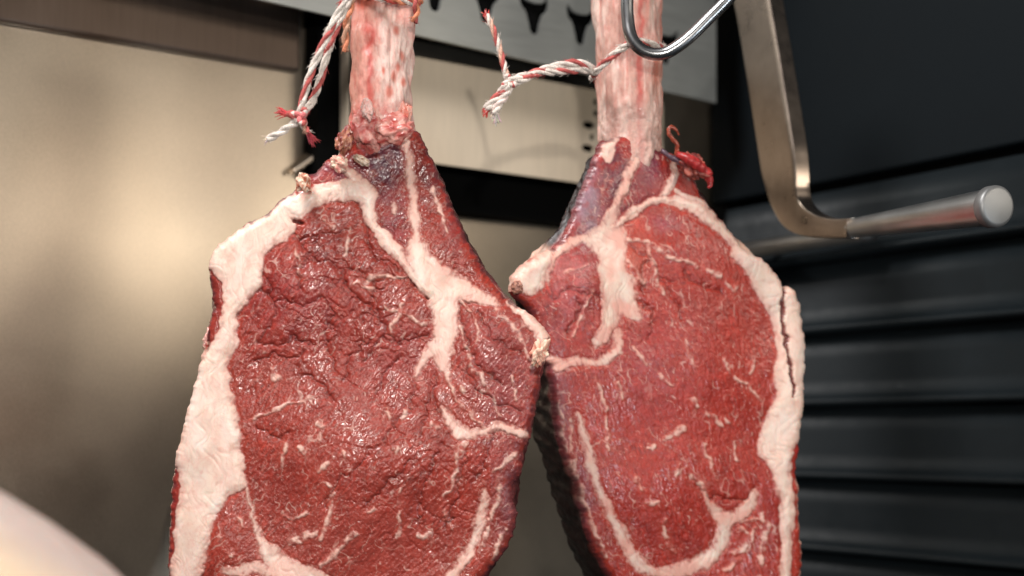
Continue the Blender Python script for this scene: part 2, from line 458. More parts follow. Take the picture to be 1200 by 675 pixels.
    h += smooth01(-1.5, 1, vein)*.7*lean+np.clip(fat, 0, 1)*lean*.35
    h -= smooth01(-3, 1.5, gash)*4
    h += perlin(X/2.6, Y/2.6, 77)*.30*lean+fbm(gu/3.6, gv, 3.2, 2, 78)*.42*lean
    for (cx, cy, rx, ry, a_) in spec['bumps']:
        h += a_*np.exp(-(((X-cx)/rx)**2+((Y-cy)/ry)**2))
    d0 = spec['depth'](X, Y)
    pxm = d0/F
    P = unp(X, Y, d0)
    nrm_dir = np.array(spec['normal'])           # toward the viewer
    P = P+nrm_dir[None, :]*(h*pxm)[:, None]
    # quads
    J, K = np.nonzero(cell)
    a = idx[J*nx_+K]; b = idx[J*nx_+K+1]; c = idx[(J+1)*nx_+K+1]; e = idx[(J+1)*nx_+K]
    Q = np.stack([a, e, c, b], 1)
    # vertex normals
    fn = np.cross(P[Q[:, 2]]-P[Q[:, 0]], P[Q[:, 3]]-P[Q[:, 1]])
    vn = np.zeros_like(P)
    for i in range(4): np.add.at(vn, Q[:, i], fn)
    vn /= (np.linalg.norm(vn, axis=1)[:, None]+1e-12)
    wet = np.clip(1-fat*.9, 0, 1)
    kc = cap[Q].mean(1) > 0; ks = (seam[Q].mean(1) > 0) & ~kc & (np.array([1]*len(Q)) > 0)
    root = spec['root']
    for nm, sel in (('lean_meat', ~(kc | ks)), ('fat_cap', kc), ('fat_seam', ks)):
        q_ = Q[sel]; us = np.unique(q_); re = np.full(len(P), -1); re[us] = np.arange(len(us))
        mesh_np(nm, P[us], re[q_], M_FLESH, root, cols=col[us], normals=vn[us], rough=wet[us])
    # ---- side and back
    ring = ol[::2]; n = len(ring)
    ctr = ring.mean(0)
    rx, ry = ring[:, 0], ring[:, 1]
    kk = 13; pad = np.concatenate([ring[-kk:], ring, ring[:kk]]); sm = np.stack([np.convolve(pad[:, i], np.ones(2*kk+1)/(2*kk+1), 'valid') for i in (0, 1)], 1)
    rc = shade(rx, ry, np.full(n, 3.0))[0]
    fsid = spec['fatside'](rx, ry)
    V = []; C = []; W = []
    steps = 26; th = spec['thick'](rx, ry)[:, None]
    # outward 2D direction
    tg = np.roll(ring, -2, 0)-np.roll(ring, 2, 0); tg /= np.linalg.norm(tg, axis=1)[:, None]+1e-9
    out = np.stack([tg[:, 1], -tg[:, 0]], 1)
    area = .5*np.sum(rx*np.roll(ry, -1)-np.roll(rx, -1)*ry)
    if area < 0: out = -out
    dd = spec['depth'](rx, ry)
    for s in range(steps):
        t = s/(steps-1)
        bul = math.sin(math.pi*min(1, t*1.0))*spec['bulge']-1.0-(max(0, t-.8)/.2)**2*12
        nz = (fbm(rx+s*1.2, ry+s*.9, 16, 3, 700)*3.0+fbm(rx+s*1.3, ry-s*1.1, 5, 2, 705)*.8)*min(1, s/3)
        q5 = min(1, s/6); ex = rx*(1-q5)+sm[:, 0]*q5+out[:, 0]*(bul+nz); ey = ry*(1-q5)+sm[:, 1]*q5+out[:, 1]*(bul+nz)
        p = unp(ex, ey, dd)-nrm_dir[None, :]*((R*dd/F*.80)[:, None]+t*th)
        V.append(p)
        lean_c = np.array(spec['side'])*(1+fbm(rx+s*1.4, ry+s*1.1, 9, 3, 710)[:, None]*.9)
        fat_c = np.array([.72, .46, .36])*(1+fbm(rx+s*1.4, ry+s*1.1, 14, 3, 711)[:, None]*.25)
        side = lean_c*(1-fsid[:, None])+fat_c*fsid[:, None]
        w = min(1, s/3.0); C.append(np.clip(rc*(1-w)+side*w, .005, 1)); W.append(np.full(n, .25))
    V = np.concatenate(V); C = np.concatenate(C); W = np.concatenate(W)
    Fc = []
    for s in range(steps-1):
        for i in range(n):
            j = (i+1) % n; Fc.append((s*n+i, s*n+j, (s+1)*n+j, (s+1)*n+i))
    Fc.append(tuple((steps-1)*n+i for i in range(n)))
    if area < 0: pass
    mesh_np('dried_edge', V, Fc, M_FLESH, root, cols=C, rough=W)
    return ol

GROUP = 'bone-in rib steaks hanging side by side'
D_L = .71
def depth_L(x, y): return D_L+.10*(np.asarray(x, float)-430)/F*D_L
ROOT_L = empty('rib_steak', U(430, 165, D_L), 'nearer rib steak with wrinkled dark red face and thick fat strip down its left side', 'rib steak', GROUP)

purple = (.075, .030, .055); brick = (.38, .07, .055); pinkr = (.50, .16, .14); dusk = (.20, .05, .07)
def flow_left(x, y):
    a = smooth01(470, 540, x)*smooth01(340, 430, y); b = smooth01(400, 500, y+(x-400)*.3)*(1-a)
    c = smooth01(250, 200, y-(x-440)*.3)*smooth01(430, 445, x)*(1-a)
    return [(.12, (1-a)*(1-b)*(1-c)), (-.75, b*(1-c)), (1.15, a), (1.35, c)]
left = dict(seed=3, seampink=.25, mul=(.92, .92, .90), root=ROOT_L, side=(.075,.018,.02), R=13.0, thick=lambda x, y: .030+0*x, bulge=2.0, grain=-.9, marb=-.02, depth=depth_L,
    normal=(-.10*0, -1, 0),
    outline=[(398,178),(404,160),(409,153),(414,161),(424,171),(438,173),(450,166),(460,159),(470,153),(480,151),(490,154),(496,163),(501,175),(508,189),(513,200),(522,220),(529,238),(535,252),(548,280),(560,302),(572,322),(588,342),(604,357),(624,369),(638,383),(645,398),(638,414),(634,426),(633,445),(629,463),(627,481),(624,496),(621,512),(613,532),(611,553),(602,571),(603,587),(606,602),(603,624),(588,653),(570,673),(556,700),(532,742),(495,780),(440,812),(370,828),(300,824),(240,806),(207,772),(196,722),(194,675),(195,640),(197,605),(199,575),(203,540),(213,500),(222,465),(231,430),(238,405),(240,392),(243,378),(248,360),(246,343),(242,320),(244,304),(248,292),(262,280),(285,262),(309,250),(322,238),(331,231),(344,222),(346,210),(354,203),(366,201),(378,190),(388,180)],
    cap=[[(346,221),(322,235),(298,253),(260,277),(242,292),(240,308),(249,320),(260,330),(263,347),(260,370),(256,390),(240,408),(228,430),(219,465),(209,500),(199,537),(209,556),(212,585),(207,603),(203,626),(203,650),(198,675),(208,725),(222,770),(236,772),(233,720),(236,675),(241,646),(251,615),(261,592),(275,577),(287,571),(286,545),(280,502),(274,470),(268,441),(268,425),(277,402),(278,372),(289,354),(304,338),(308,322),(308,306),(320,290),(340,277),(349,266),(345,254),(342,240)],
         [(330,241),(344,227),(368,219),(392,212),(418,208),(436,215),(443,230),(438,246),(444,262),(460,277),(473,294),(481,310),(496,328),(508,342),(500,347),(480,327),(467,307),(448,291),(436,271),(425,254),(420,238),(396,235),(368,245),(352,255),(338,254)]],
    cap_lines=[[(402,196,9),(412,204,12),(424,212,10)], [(596,356,6),(612,366,12),(628,382,15),(637,398,13),(634,412,6)]],
    seam=[[(484,280),(496,286),(510,301),(524,314),(542,327),(564,341),(584,357),(568,358),(550,351),(538,350),(536,368),(535,388),(530,408),(527,430),(520,437),(512,426),(505,420),(496,434),(487,445),(489,428),(497,410),(508,398),(509,382),(507,366),(500,352),(488,332),(480,308),(476,290)],
          [(302,628),(318,640),(335,652),(352,660),(374,669),(390,690),(360,715),(335,700),(325,680),(314,664),(304,647)]],
    seam_lines=[[(471,158,7),(478,176,8),(482,212,8),(486,250,8),(489,284,9)],
                [(288,574,3),(296,600,3),(303,626,4)],
                [(266,670,7),(285,667,9),(305,666,10),(322,672,10)],
                [(567,575,5),(565,600,8),(553,640,10),(533,672,12),(508,712,13),(478,745,14)],
                [(518,477,4),(527,492,8),(536,504,10),(550,511,8),(562,505,7),(577,501,7),(596,503,9),(614,510,8)]],
    veins=[[(522,433,5),(528,455,3.5),(535,470,3),(550,484,3),(563,495,3),(570,505,3)], [(563,437,2.5),(574,460,3),(587,486,3)],
           [(547,514,5),(538,530,5),(533,548,3),(530,571,2.5),(520,582,2)], [(579,551,3),(592,541,3.5),(606,534,4)],
           [(580,356,6),(595,374,4),(608,392,3),(618,412,3),(624,432,2)], [(540,350,3),(556,372,2.5),(560,400,2)],
           [(348,286,2),(350,305,2.4),(353,322,2)], [(410,270,2),(408,286,3),(403,300,2)], [(380,258,3),(392,266,4)],
           [(416,334,3),(430,328,4),(444,322,4),(462,327,3),(480,322,3)], [(420,331,3),(436,339,3)],
           [(472,356,3),(466,372,3.5),(458,392,2)], [(466,366,4),(484,374,3),(500,380,4)], [(466,366,3),(452,360,2)],
           [(316,432,5),(319,440,9),(324,444,6)], [(294,492,2),(319,481,4),(338,474,3),(355,471,3)], [(374,496,5),(379,500,5)],
           [(335,520,4),(331,533,2),(331,545,2)], [(353,526,6),(357,529,6)], [(404,530,4),(405,534,4)], [(384,544,5),(374,551,3)], [(385,568,4),(387,571,3)],
           [(390,580,4),(386,600,4),(384,610,5),(376,632,3)], [(340,636,7),(352,631,8),(368,626,4)], [(420,624,3),(404,636,4),(388,652,5),(376,662,5)],
           [(335,604,3),(345,607,3),(359,599,3)], [(270,648,6),(274,650,5)], [(257,632,4),(260,628,3)], [(282,606,2),(284,620,3)],
           [(541,454,5),(545,457,5)], [(555,436,5),(560,438,4)], [(453,482,2),(457,488,3)], [(475,482,3),(470,490,3)], [(506,497,6),(513,499,5)],
           [(460,527,5),(466,524,4)], [(490,626,5),(506,628,6)], [(469,575,3),(474,570,2)], [(434,602,4),(440,596,3)], [(400,636,3),(418,622,3)],
           [(461,250,2),(459,236,3)], [(506,220,2.5),(516,250,3),(524,270,2)], [(538,380,2.5),(548,410,2.5),(552,430,2)], [(600,440,3),(606,470,2.5)],
           [(592,620,3),(584,640,4),(576,655,3)], [(586,560,3),(582,590,4),(572,610,5),(568,640,3)], [(375,508,2),(372,520,2)], [(470,600,2),(466,630,2)], [(520,600,2),(528,618,2)]],
    flow=flow_left,
    folds=[[(306,318),(314,326),(319,335),(309,345)],[(276,371),(284,352),(296,343),(310,340),(324,356)],[(324,356),(322,370),(312,388),(304,401)],[(344,265),(352,284),(366,300),(384,308),(402,314),(424,322),(440,330)],
      [(349,282),(370,277),(390,275),(410,268),(420,262)],[(364,300),(354,311),(349,324),(354,341)],[(400,315),(406,332),(418,348),(440,366)],[(440,330),(438,346),(444,366),(450,391),(438,408),(430,424)],
      [(379,346),(388,360),(390,375),(380,398),(388,418),(392,436)],[(450,391),(464,398),(478,401),(500,391)],[(440,330),(454,324),(470,325),(484,332),(495,342)],[(324,356),(344,352),(362,358),(379,346)],[(304,401),(326,404),(346,396),(362,402)],
      [(300,424),(318,416),(340,420),(352,414)],[(420,240),(428,262),(432,286),(446,304),(470,316)],[(540,356),(542,384),(552,412),(566,434),(590,452)],[(560,366),(572,390),(590,404),(612,418)],[(545,430),(560,456),(584,474),(610,480)],
      [(486,452),(478,480),(462,500),(450,520)],[(504,452),(500,486),(492,512)],[(520,520),(506,548),(494,580),(490,608)],[(548,528),(540,556),(534,590),(520,620)],[(470,420),(450,440),(440,462)],[(585,500),(572,530),(560,560)],
      [(440,520),(420,548),(400,562),(380,590)],[(480,540),(456,566),(430,590)],[(512,440),(508,470),(516,492)],[(300,500),(322,512),(340,506)],[(430,400),(410,420),(402,446)],[(350,440),(372,446),(388,470)]],
    lean_over=[], gashes=[[(344,257,3),(352,261,2)], [(497,350,1),(500,352,1)]],
    tones=[(447,195,22,30,purple,.85),(466,176,10,14,purple,.6),(395,200,40,12,dusk,.8),(462,255,18,40,dusk,.45),(505,200,16,40,(.12,.02,.025),.75),(530,270,16,30,(.20,.025,.03),.6),
           (590,450,38,70,(.30,.075,.08),.55),(560,390,28,30,(.34,.07,.065),.5),(420,470,120,90,brick,.40),(420,640,140,60,brick,.5),(340,350,60,50,(.27,.035,.045),.35),(600,590,20,60,(.16,.05,.06),.7),
           (253,350,9,45,(.25,.035,.03),.8),(205,600,9,60,(.25,.025,.025),.7),(470,420,45,45,(.36,.055,.055),.4)],
    bumps=[(360,300,60,60,5),(580,420,40,55,5),(450,560,90,70,3),(225,500,30,120,3),(262,640,25,50,3)],
    wrinkle=lambda x, y: .24+.66*np.exp(-(((x-430)/130)**2+((y-340)/120)**2))+.45*np.exp(-(((x-520)/90)**2+((y-560)/110)**2)),
    fatside=lambda x, y: smooth01(340, 300, x)*smooth01(255, 275, y)*(1-smooth01(318, 325, y)*smooth01(405, 395, y))*smooth01(560, 530, y)*.95+smooth01(600, 612, x)*smooth01(350, 362, y)*smooth01(425, 412, y)*.9)
build_steak(left)

# right steak, turned toward the right
D_R = .762; TR = .42
def depth_R(x, y):
    xr = (np.asarray(x, float)-CX)/F
    x0 = (632-CX)/F*D_R
    # plane: d = D_R + TR*(X-x0), X = xr*d
    return (D_R-TR*x0)/(1-TR*xr)
nl = math.hypot(TR, 1)
ROOT_R = empty('rib_steak', U(738, 160, float(depth_R(738, 0))), 'farther rib steak hanging from the hook, pale fat edge on its right side', 'rib steak', GROUP)
right = dict(seed=41, seampink=.75, mul=(1.06, .84, .80), root=ROOT_R, side=(.016,.006,.006), R=11.0, thick=lambda x, y: .008+.030*smooth01(350, 450, y), bulge=3.0, grain=1.25, marb=.10, depth=depth_R,  # near-black side: shade of the left flank put into its colour
    normal=(TR/nl, -1/nl, 0),
    outline=[(702,176),(708,164),(722,160),(734,156),(744,152),(752,158),(764,168),(776,174),(790,178),(804,186),(814,200),(820,216),(828,232),(842,248),(860,270),(876,290),(896,302),(910,316),(917,327),(920,337),(926,334),(935,340),(941,360),(944,385),(947,412),(946,441),(944,481),(940,518),(937,551),(940,583),(941,620),(944,652),(941,680),(930,720),(900,755),(850,775),(790,765),(742,722),(716,678),(706,661),(691,628),(682,595),(674,563),(662,534),(654,502),(651,473),(649,449),(642,424),(636,405),(628,380),(620,360),(603,347),(600,331),(606,318),(624,303),(648,290),(660,278),(672,254),(684,222),(694,196)],
    cap=[[(857,289),(862,306),(877,322),(889,346),(904,370),(910,400),(909,430),(908,455),(901,482),(893,512),(891,535),(902,548),(911,579),(914,612),(914,644),(909,675),(895,715),(912,722),(926,680),(929,655),(927,635),(932,612),(931,583),(927,556),(932,520),(941,518),(947,480),(949,440),(949,400),(945,360),(936,336),(924,332),(914,322),(897,300),(876,289),(866,283)],
         [(606,316),(626,303),(648,291),(645,308),(638,326),(632,342),(618,344),(606,338),(602,330)],
         [(712,190),(704,186),(706,168),(716,162),(728,158),(722,174)]],
    cap_lines=[[(716,268,6),(728,258,8),(742,249,9),(760,239,9),(784,234,10),(808,242,13),(828,254,14),(848,270,13),(864,287,12)],
               [(788,192,8),(790,206,12),(780,222,9),(774,228,6)], [(790,224,5),(806,230,8),(826,240,9),(838,252,5)]],
    seam=[[(694,270),(716,262),(734,272),(732,296),(735,318),(744,340),(752,374),(740,372),(730,364),(724,376),(718,392),(704,404),(692,404),(703,384),(706,360),(702,330),(702,302),(694,288),(684,284)],
          [(828,584),(842,596),(860,598),(876,588),(884,574),(887,588),(878,604),(866,610),(856,622),(852,640),(842,656),(826,668),(800,676),(770,676),(766,668),(795,662),(820,652),(838,634),(842,614),(834,602)]],
    seam_lines=[[(752,160,6),(746,180,8),(738,200,9),(728,228,8),(718,250,9),(712,268,12)],
                [(640,330,5),(646,308,7),(658,292,8),(680,280,8),(702,277,9),(714,282,9)],
                [(724,392,8),(722,408,9),(714,421,9),(696,424,8),(676,424,8),(656,428,10),(642,418,9)],
                [(678,486,3),(687,520,7),(697,560,9),(714,600,10),(733,634,12),(744,655,12),(764,672,10)]],
    veins=[[(724,283,5),(742,281,5),(760,285,4)], [(760,282,3),(765,306,3.5),(770,326,3),(778,348,3)], [(766,286,3),(784,302,5),(800,307,3),(816,311,4)],
           [(828,318,3),(842,323,4)], [(728,310,3),(742,330,5),(750,322,3)], [(730,300,2.5),(746,318,3),(756,330,3)], [(850,332,2),(860,340,3),(866,334,2)],
           [(806,557,4),(820,571,6),(829,588,7)], [(777,610,4),(781,632,4),(791,646,3)], [(779,514,6),(799,502,8)], [(811,470,7),(814,476,5)],
           [(861,441,2.5),(876,452,3.5),(893,469,2.5)], [(823,520,5),(828,535,3),(840,563,3)], [(828,485,5),(844,498,4)], [(698,445,2.5),(706,470,3),(712,498,3),(714,530,2)],
           [(722,449,2.5),(730,465,2.5)], [(742,408,3),(757,427,3)], [(761,526,5),(765,522,5)], [(668,490,3),(674,545,4),(690,600,4),(708,652,3)], [(656,470,2),(663,520,3),(677,575,3)],
           [(861,612,3),(885,608,3.5),(899,616,4),(889,660,5)], [(868,620,3),(876,630,4),(870,642,5),(862,650,4)], [(884,620,3),(878,640,3)], [(756,590,3),(770,588,3)],
           [(850,490,4),(854,494,4)], [(860,520,3),(864,540,3)], [(770,440,2.5),(786,452,2)], [(790,560,2.5),(796,545,3)], [(690,340,3),(680,370,2.5),(672,395,2)],
           [(660,320,2),(690,312,3)], [(800,400,2),(812,430,2.5)], [(846,420,2.5),(852,436,2)], [(884,420,2.5),(880,440,2)], [(744,560,3),(752,575,2)], [(727,360,3),(740,352,5),(748,376,4)],
           [(896,620,3),(892,600,3)], [(868,655,4),(850,668,5)]],
    flow=lambda x, y: [(1.35, 1.0)],
    folds=[[(740,290),(760,300),(772,322),(790,330)],[(770,326),(790,350),(800,376)],[(650,350),(668,340),(690,346),(706,350)],[(664,390),(676,370),(674,350)],[(800,320),(826,336),(846,344)],[(750,352),(766,372),(760,396)],[(760,300),(752,326),(757,344)],[(806,557),(830,580),(870,584),(886,570)]],
    lean_over=[], gashes=[[(919,338,2.5),(917,372,2.2),(921,405,2),(926,440,2),(929,466,1)]],
    tones=[(725,215,22,50,purple,.85),(762,195,14,30,(.12,.04,.08),.8),(752,225,16,30,(.2,.03,.04),.5),(690,240,14,50,(.26,.22,.28),.9),(672,330,30,45,(.33,.09,.11),.6),(742,308,18,22,(.58,.20,.15),.6),(668,318,24,16,(.50,.24,.24),.6),(664,352,14,26,(.46,.13,.13),.5),(700,385,14,14,(.45,.08,.07),.5),(745,265,22,12,(.62,.10,.06),.7),(780,262,20,10,(.2,.08,.14),.5),
           (650,500,14,90,(.22,.12,.16),.75),(680,600,14,60,(.24,.13,.17),.6),(800,430,100,170,(.40,.045,.032),.45),(750,420,50,50,(.28,.06,.075),.4),(905,590,14,50,(.26,.03,.03),.5),(936,535,8,30,(.38,.04,.035),.9),(934,630,8,40,(.45,.06,.04),.8),(800,300,40,24,(.30,.05,.05),.4),(810,195,20,20,(.12,.03,.04),.8)],
    bumps=[(745,305,16,18,2.5),(675,330,22,30,3),(695,385,18,16,2),(790,290,24,16,2),(820,400,70,80,5),(680,340,30,40,4),(780,560,60,60,3),(925,430,14,100,3)],
    wrinkle=lambda x, y: .22+.3*np.exp(-(((x-690)/60)**2+((y-340)/70)**2)),
    fatside=lambda x, y: smooth01(855, 880, x)*(1-smooth01(508, 516, y)*smooth01(560, 552, y))*.95+smooth01(655, 640, x)*smooth01(350, 335, y)*.8)
build_steak(right)

# =================================================================== BONES
def bone(root, axis, radii, colorf, depthf, seed, nseg=220, rows=260):
    A = catmull([(a[0], a[1], r) for a, r in zip(axis, radii)], False, 2)
    ts = np.linspace(0, len(A)-1, rows); i0 = np.clip(ts.astype(int), 0, len(A)-2); fr = (ts-i0)[:, None]
    A = A[i0]*(1-fr)+A[i0+1]*fr
    th = np.linspace(0, 2*math.pi, nseg, endpoint=False)
    TH, RW = np.meshgrid(th, np.arange(rows))
    AX = A[:, 0][:, None]+0*TH; AY = A[:, 1][:, None]+0*TH; AR = A[:, 2][:, None]+0*TH
    s = TH*40
    ns = np.sin(TH)
    rr = AR*(1+.06*np.cos(2*TH+seed)+.03*np.cos(3*TH))+(fbm(s, AY*.6, 34, 3, seed)*4.2+fbm(s*1.0, AY*.2, 8, 3, seed+3)*.5-ridge(s, AY*.12, 14, seed+9, 5)*.9*smooth01(0,.3,fbm(s,AY*.3,30,2,seed+12)))
    lum = smooth01(115, 150, AY)
    rr = rr+lum*(fbm(s, AY, 22, 3, seed+20)*2.4)
    # front of the bone is theta = -pi/2 direction (toward camera)
    sx = np.cos(TH)*rr; sy = np.sin(TH)*rr*.85
    dep = depthf(AX, AY)
    P = unp((AX+0*sx).ravel(), AY.ravel(), dep.ravel())
    P[:, 0] += (sx*dep/F).ravel(); P[:, 1] += (sy*dep/F).ravel()
    u = (AX+sx).ravel(); v = AY.ravel()
    c, wet = colorf(u, v, TH.ravel(), lum.ravel(), s.ravel())
    idx = np.arange(rows*nseg).reshape(rows, nseg); nx2 = np.roll(idx, -1, 1)
    Q = np.stack([idx[:-1], nx2[:-1], nx2[1:], idx[1:]], -1).reshape(-1, 4)
    Fc = [tuple(q) for q in Q]+[tuple(idx[0])[::-1], tuple(idx[-1])]
    return mesh_np('rib_bone', P, Fc, M_BONE, root, cols=np.clip(c, .01, 1), rough=wet)

def bone_col_L(u, v, th, lum, s):
    base = np.array([.46, .22, .17])*np.ones((len(u), 3))
    base = lerp(base, np.array([.74, .56, .50]), smooth01(432, 456, u+fbm(u, v*.5, 25, 3, 809)*10)*smooth01(-10, 50, v)*.85)
    st = fbm(u*1.0, v*.12, 9, 3, 801)
    base = lerp(base, np.array([.42, .13, .10]), smooth01(.0, .6, st)*smooth01(452, 425, u)*.5)
    base = lerp(base, np.array([.45, .06, .05]), np.exp(-((u-436-fbm(u, v, 20, 2, 5)*6)/6)**2)*smooth01(20, 50, v)*.8)
    base = lerp(base, np.array([.70, .33, .28]), smooth01(-.1, .5, fbm(u, v*.3, 14, 3, 803))*.45)
    base = base*(1-.20*smooth01(.05, .5, fbm(u, v*.35, 3.5, 3, 811))[:, None]*np.array([.6, 1, 1]))
    base = lerp(base, np.array([.48, .12, .09]), smooth01(.28, .5, fbm(u, v*.45, 9, 3, 813))*.3)
    for (cx, cy, rx, ry) in [(463,95,3,7),(458,114,4,9),(468,84,2.5,6),(478,130,6,8),(472,70,2.5,6),(452,90,2,5),(466,42,4,6),(428,10,14,10),(474,100,3,6)]:
        q = np.exp(-(((u-cx)/rx)**2+((v-cy)/ry)**2)**1.5); base = lerp(base, np.array([.50, .10, .06]), q*.85)
    base = lerp(base, np.array([.50, .10, .09]), lum*smooth01(-.35, .35, fbm(u, v, 12, 4, 805))*.8)
    base = lerp(base, np.array([.74, .50, .44]), lum*smooth01(.1, .5, fbm(u, v, 14, 3, 807))*.6)
    wet = np.clip(.35+lum*.5, 0, 1)
    return base, wet
def bone_col_R(u, v, th, lum, s):
    base = np.array([.52, .30, .25])*np.ones((len(u), 3))
    st = fbm(u, v*.10, 11, 2, 821)
    base = lerp(base, np.array([.70, .52, .45]), smooth01(-.05, .4, st)*.8)
    base = lerp(base, np.array([.52, .20, .16]), smooth01(.05, .55, fbm(u, v*.08, 8, 2, 823))*.6)
    base = lerp(base, np.array([.42, .06, .05]), np.exp(-((u-748-fbm(u, v, 20, 2, 6)*5)/4)**2)*.75)
    base = base*(1-.20*smooth01(.05, .5, fbm(u, v*.3, 3.5, 3, 831))[:, None]*np.array([.6, 1, 1]))
    base = lerp(base, np.array([.48, .14, .11]), smooth01(.3, .55, fbm(u, v*.3, 9, 3, 833))*.25)
    base = lerp(base, np.array([.55, .16, .10]), np.exp(-((u-769)/8)**2-((v-85)/22)**2)*.7)
    base = lerp(base, np.array([.66, .42, .36]), lum*.5)
    return base, np.clip(.35+lum*.4, 0, 1)

bone(ROOT_L, [(449,-70),(449,0),(447,60),(446,110),(447,150),(449,190),(452,225)], [40,37,35,34.5,36,38,30], bone_col_L, lambda x, y: D_L+.020+0*x, 5)
bone(ROOT_R, [(732,-80),(734,0),(736,60),(737,110),(737,150),(736,190),(738,225)], [45,42,40,38.5,38,34,26], bone_col_R, lambda x, y: depth_R(738, 0)+.016+0*x, 15)

# scraps of flesh where meat meets bone
def lump(root, name, px, py, d, rx, rz, ry, col, seed, rot=0.0, col2=None, amp=.35, wet=.6):
    bm = bmesh.new(); bmesh.ops.create_icosphere(bm, subdivisions=5, radius=1.0)
    V = []; C = []
    c = U(px, py, d); k = d/F
    for v in bm.verts:
        p = v.co.copy(); f = 1+amp*mnoise.fractal(p*1.6+Vector((seed, seed*2, 0)), 1, 2, 4)
        x, y, z = p.x*f*rx, p.y*f*ry, p.z*f*rz
        xr = x*math.cos(rot)-z*math.sin(rot); zr = x*math.sin(rot)+z*math.cos(rot)
        V.append((c.x+xr*k, c.y+y*k, c.z+zr*k))
        t = min(1, max(0, .5+1.2*mnoise.noise(p*2.6+Vector((seed, 0, 3))))) if col2 else 0
        C.append([a+(b-a)*t for a, b in zip(col, col2 or col)])
    Fc = [tuple(v.index for v in f.verts) for f in bm.faces]; bm.free()
    return mesh_np(name, np.array(V), Fc, M_FLESH, root, cols=np.array(C), rough=np.full(len(V), wet))
cream = (.80, .62, .48); drk = (.20, .03, .03); pnk = (.62, .24, .20)
lump(ROOT_L, 'meat_scrap', 356, 214, .700, 8, 11, 7, cream, 1, .3, (.45, .14, .08), .5)
lump(ROOT_L, 'meat_scrap', 404, 166, .700, 9, 14, 8, drk, 2, -.3, (.55, .25, .16), .6)
lump(ROOT_L, 'meat_scrap', 424, 188, .703, 10, 5, 5, (.62, .50, .40), 3, -.5, (.42, .30, .22), .3)
lump(ROOT_L, 'meat_scrap', 398, 190, .702, 9, 10, 6, cream, 4, .6, pnk, .5)
lump(ROOT_L, 'meat_scrap', 431, 128, .692, 7, 12, 4, (.60, .42, .38), 6, .1, (.58, .30, .26), .35)
lump(ROOT_L, 'meat_scrap', 460, 152, .700, 24, 16, 9, (.42, .07, .06), 7, .3, (.66, .32, .27), .35, .6)
lump(ROOT_L, 'meat_scrap', 430, 152, .700, 17, 24, 9, (.42, .08, .07), 8, .2, (.66, .34, .29), .4, .6)
lump(ROOT_L, 'meat_scrap', 473, 140, .703, 9, 20, 6, (.50, .13, .09), 9, -.2, (.66, .34, .28), .35, .6)
lump(ROOT_L, 'meat_scrap', 243, 404, .706, 5, 7, 5, (.6, .2, .18), 10, .2, cream, .6, .8)
lump(ROOT_L, 'meat_scrap', 632, 414, .700, 8, 14, 7, (.82, .60, .46), 11, -.4, (.72, .30, .22), .8, .4)
dr = float(depth_R(800, 0))
lump(ROOT_R, 'meat_scrap', 812, 196, dr-.01, 16, 12, 9, (.16, .03, .03), 12, -.6, (.40, .10, .07), .6)
lump(ROOT_R, 'meat_scrap', 606, 337, .756, 7, 8, 5, (.20, .08, .06), 13, .2, (.45, .22, .16), .3, .3)
def scrap_strip(root, pts, d, col, seed):
    P = catmull([(x, y, w) for x, y, w in pts], False, 1.5); mb = MB()
    path = [U(p[0]+mnoise.noise(Vector((p[1]*.2, seed, 0)))*1.5, p[1], d-.003*math.sin(i*.15)) for i, p in enumerate(P)]
    rad = [max(.3, p[2]*.5*(1+.4*mnoise.noise(Vector((i*.25, seed, 1)))))*d/F for i, p in enumerate(P)]
    V, Fc = tube_arrays(path, rad, 14)
    V = [Vector(v)+Vector((mnoise.noise(Vector(v)*900), mnoise.noise(Vector(v)*900+Vector((9, 0, 0))), 0))*.0006 for v in V]
    C = [[c*(1+.8*mnoise.noise(Vector(v)*500)) for c in col] for v in V]
    mesh_np('dried_strip', np.array([tuple(v) for v in V]), Fc, M_FLESH, root, cols=np.clip(np.array(C), .01, 1), rough=np.full(len(V), .8))
scrap_strip(ROOT_R, [(796,158,2),(791,151,4),(785,149,5),(784,156,4),(789,164,5),(794,171,5),(793,180,6),(800,188,9)], dr-.012, (.34, .07, .04), 1)
scrap_strip(ROOT_R, [(794,181,7),(806,186,12),(818,194,13),(828,203,12),(832,214,7),(830,220,3)], dr-.012, (.36, .03, .03), 2)
scrap_strip(ROOT_R, [(776,176,5),(786,184,6),(797,190,7)], dr-.008, (.10, .06, .08), 3)
# thin slice of hanging fat tags on left rim of the left steak
scrap_strip(ROOT_L, [(244,384,1.5),(242,393,2.5),(240,402,3)], .703, (.62, .30, .26), 4)

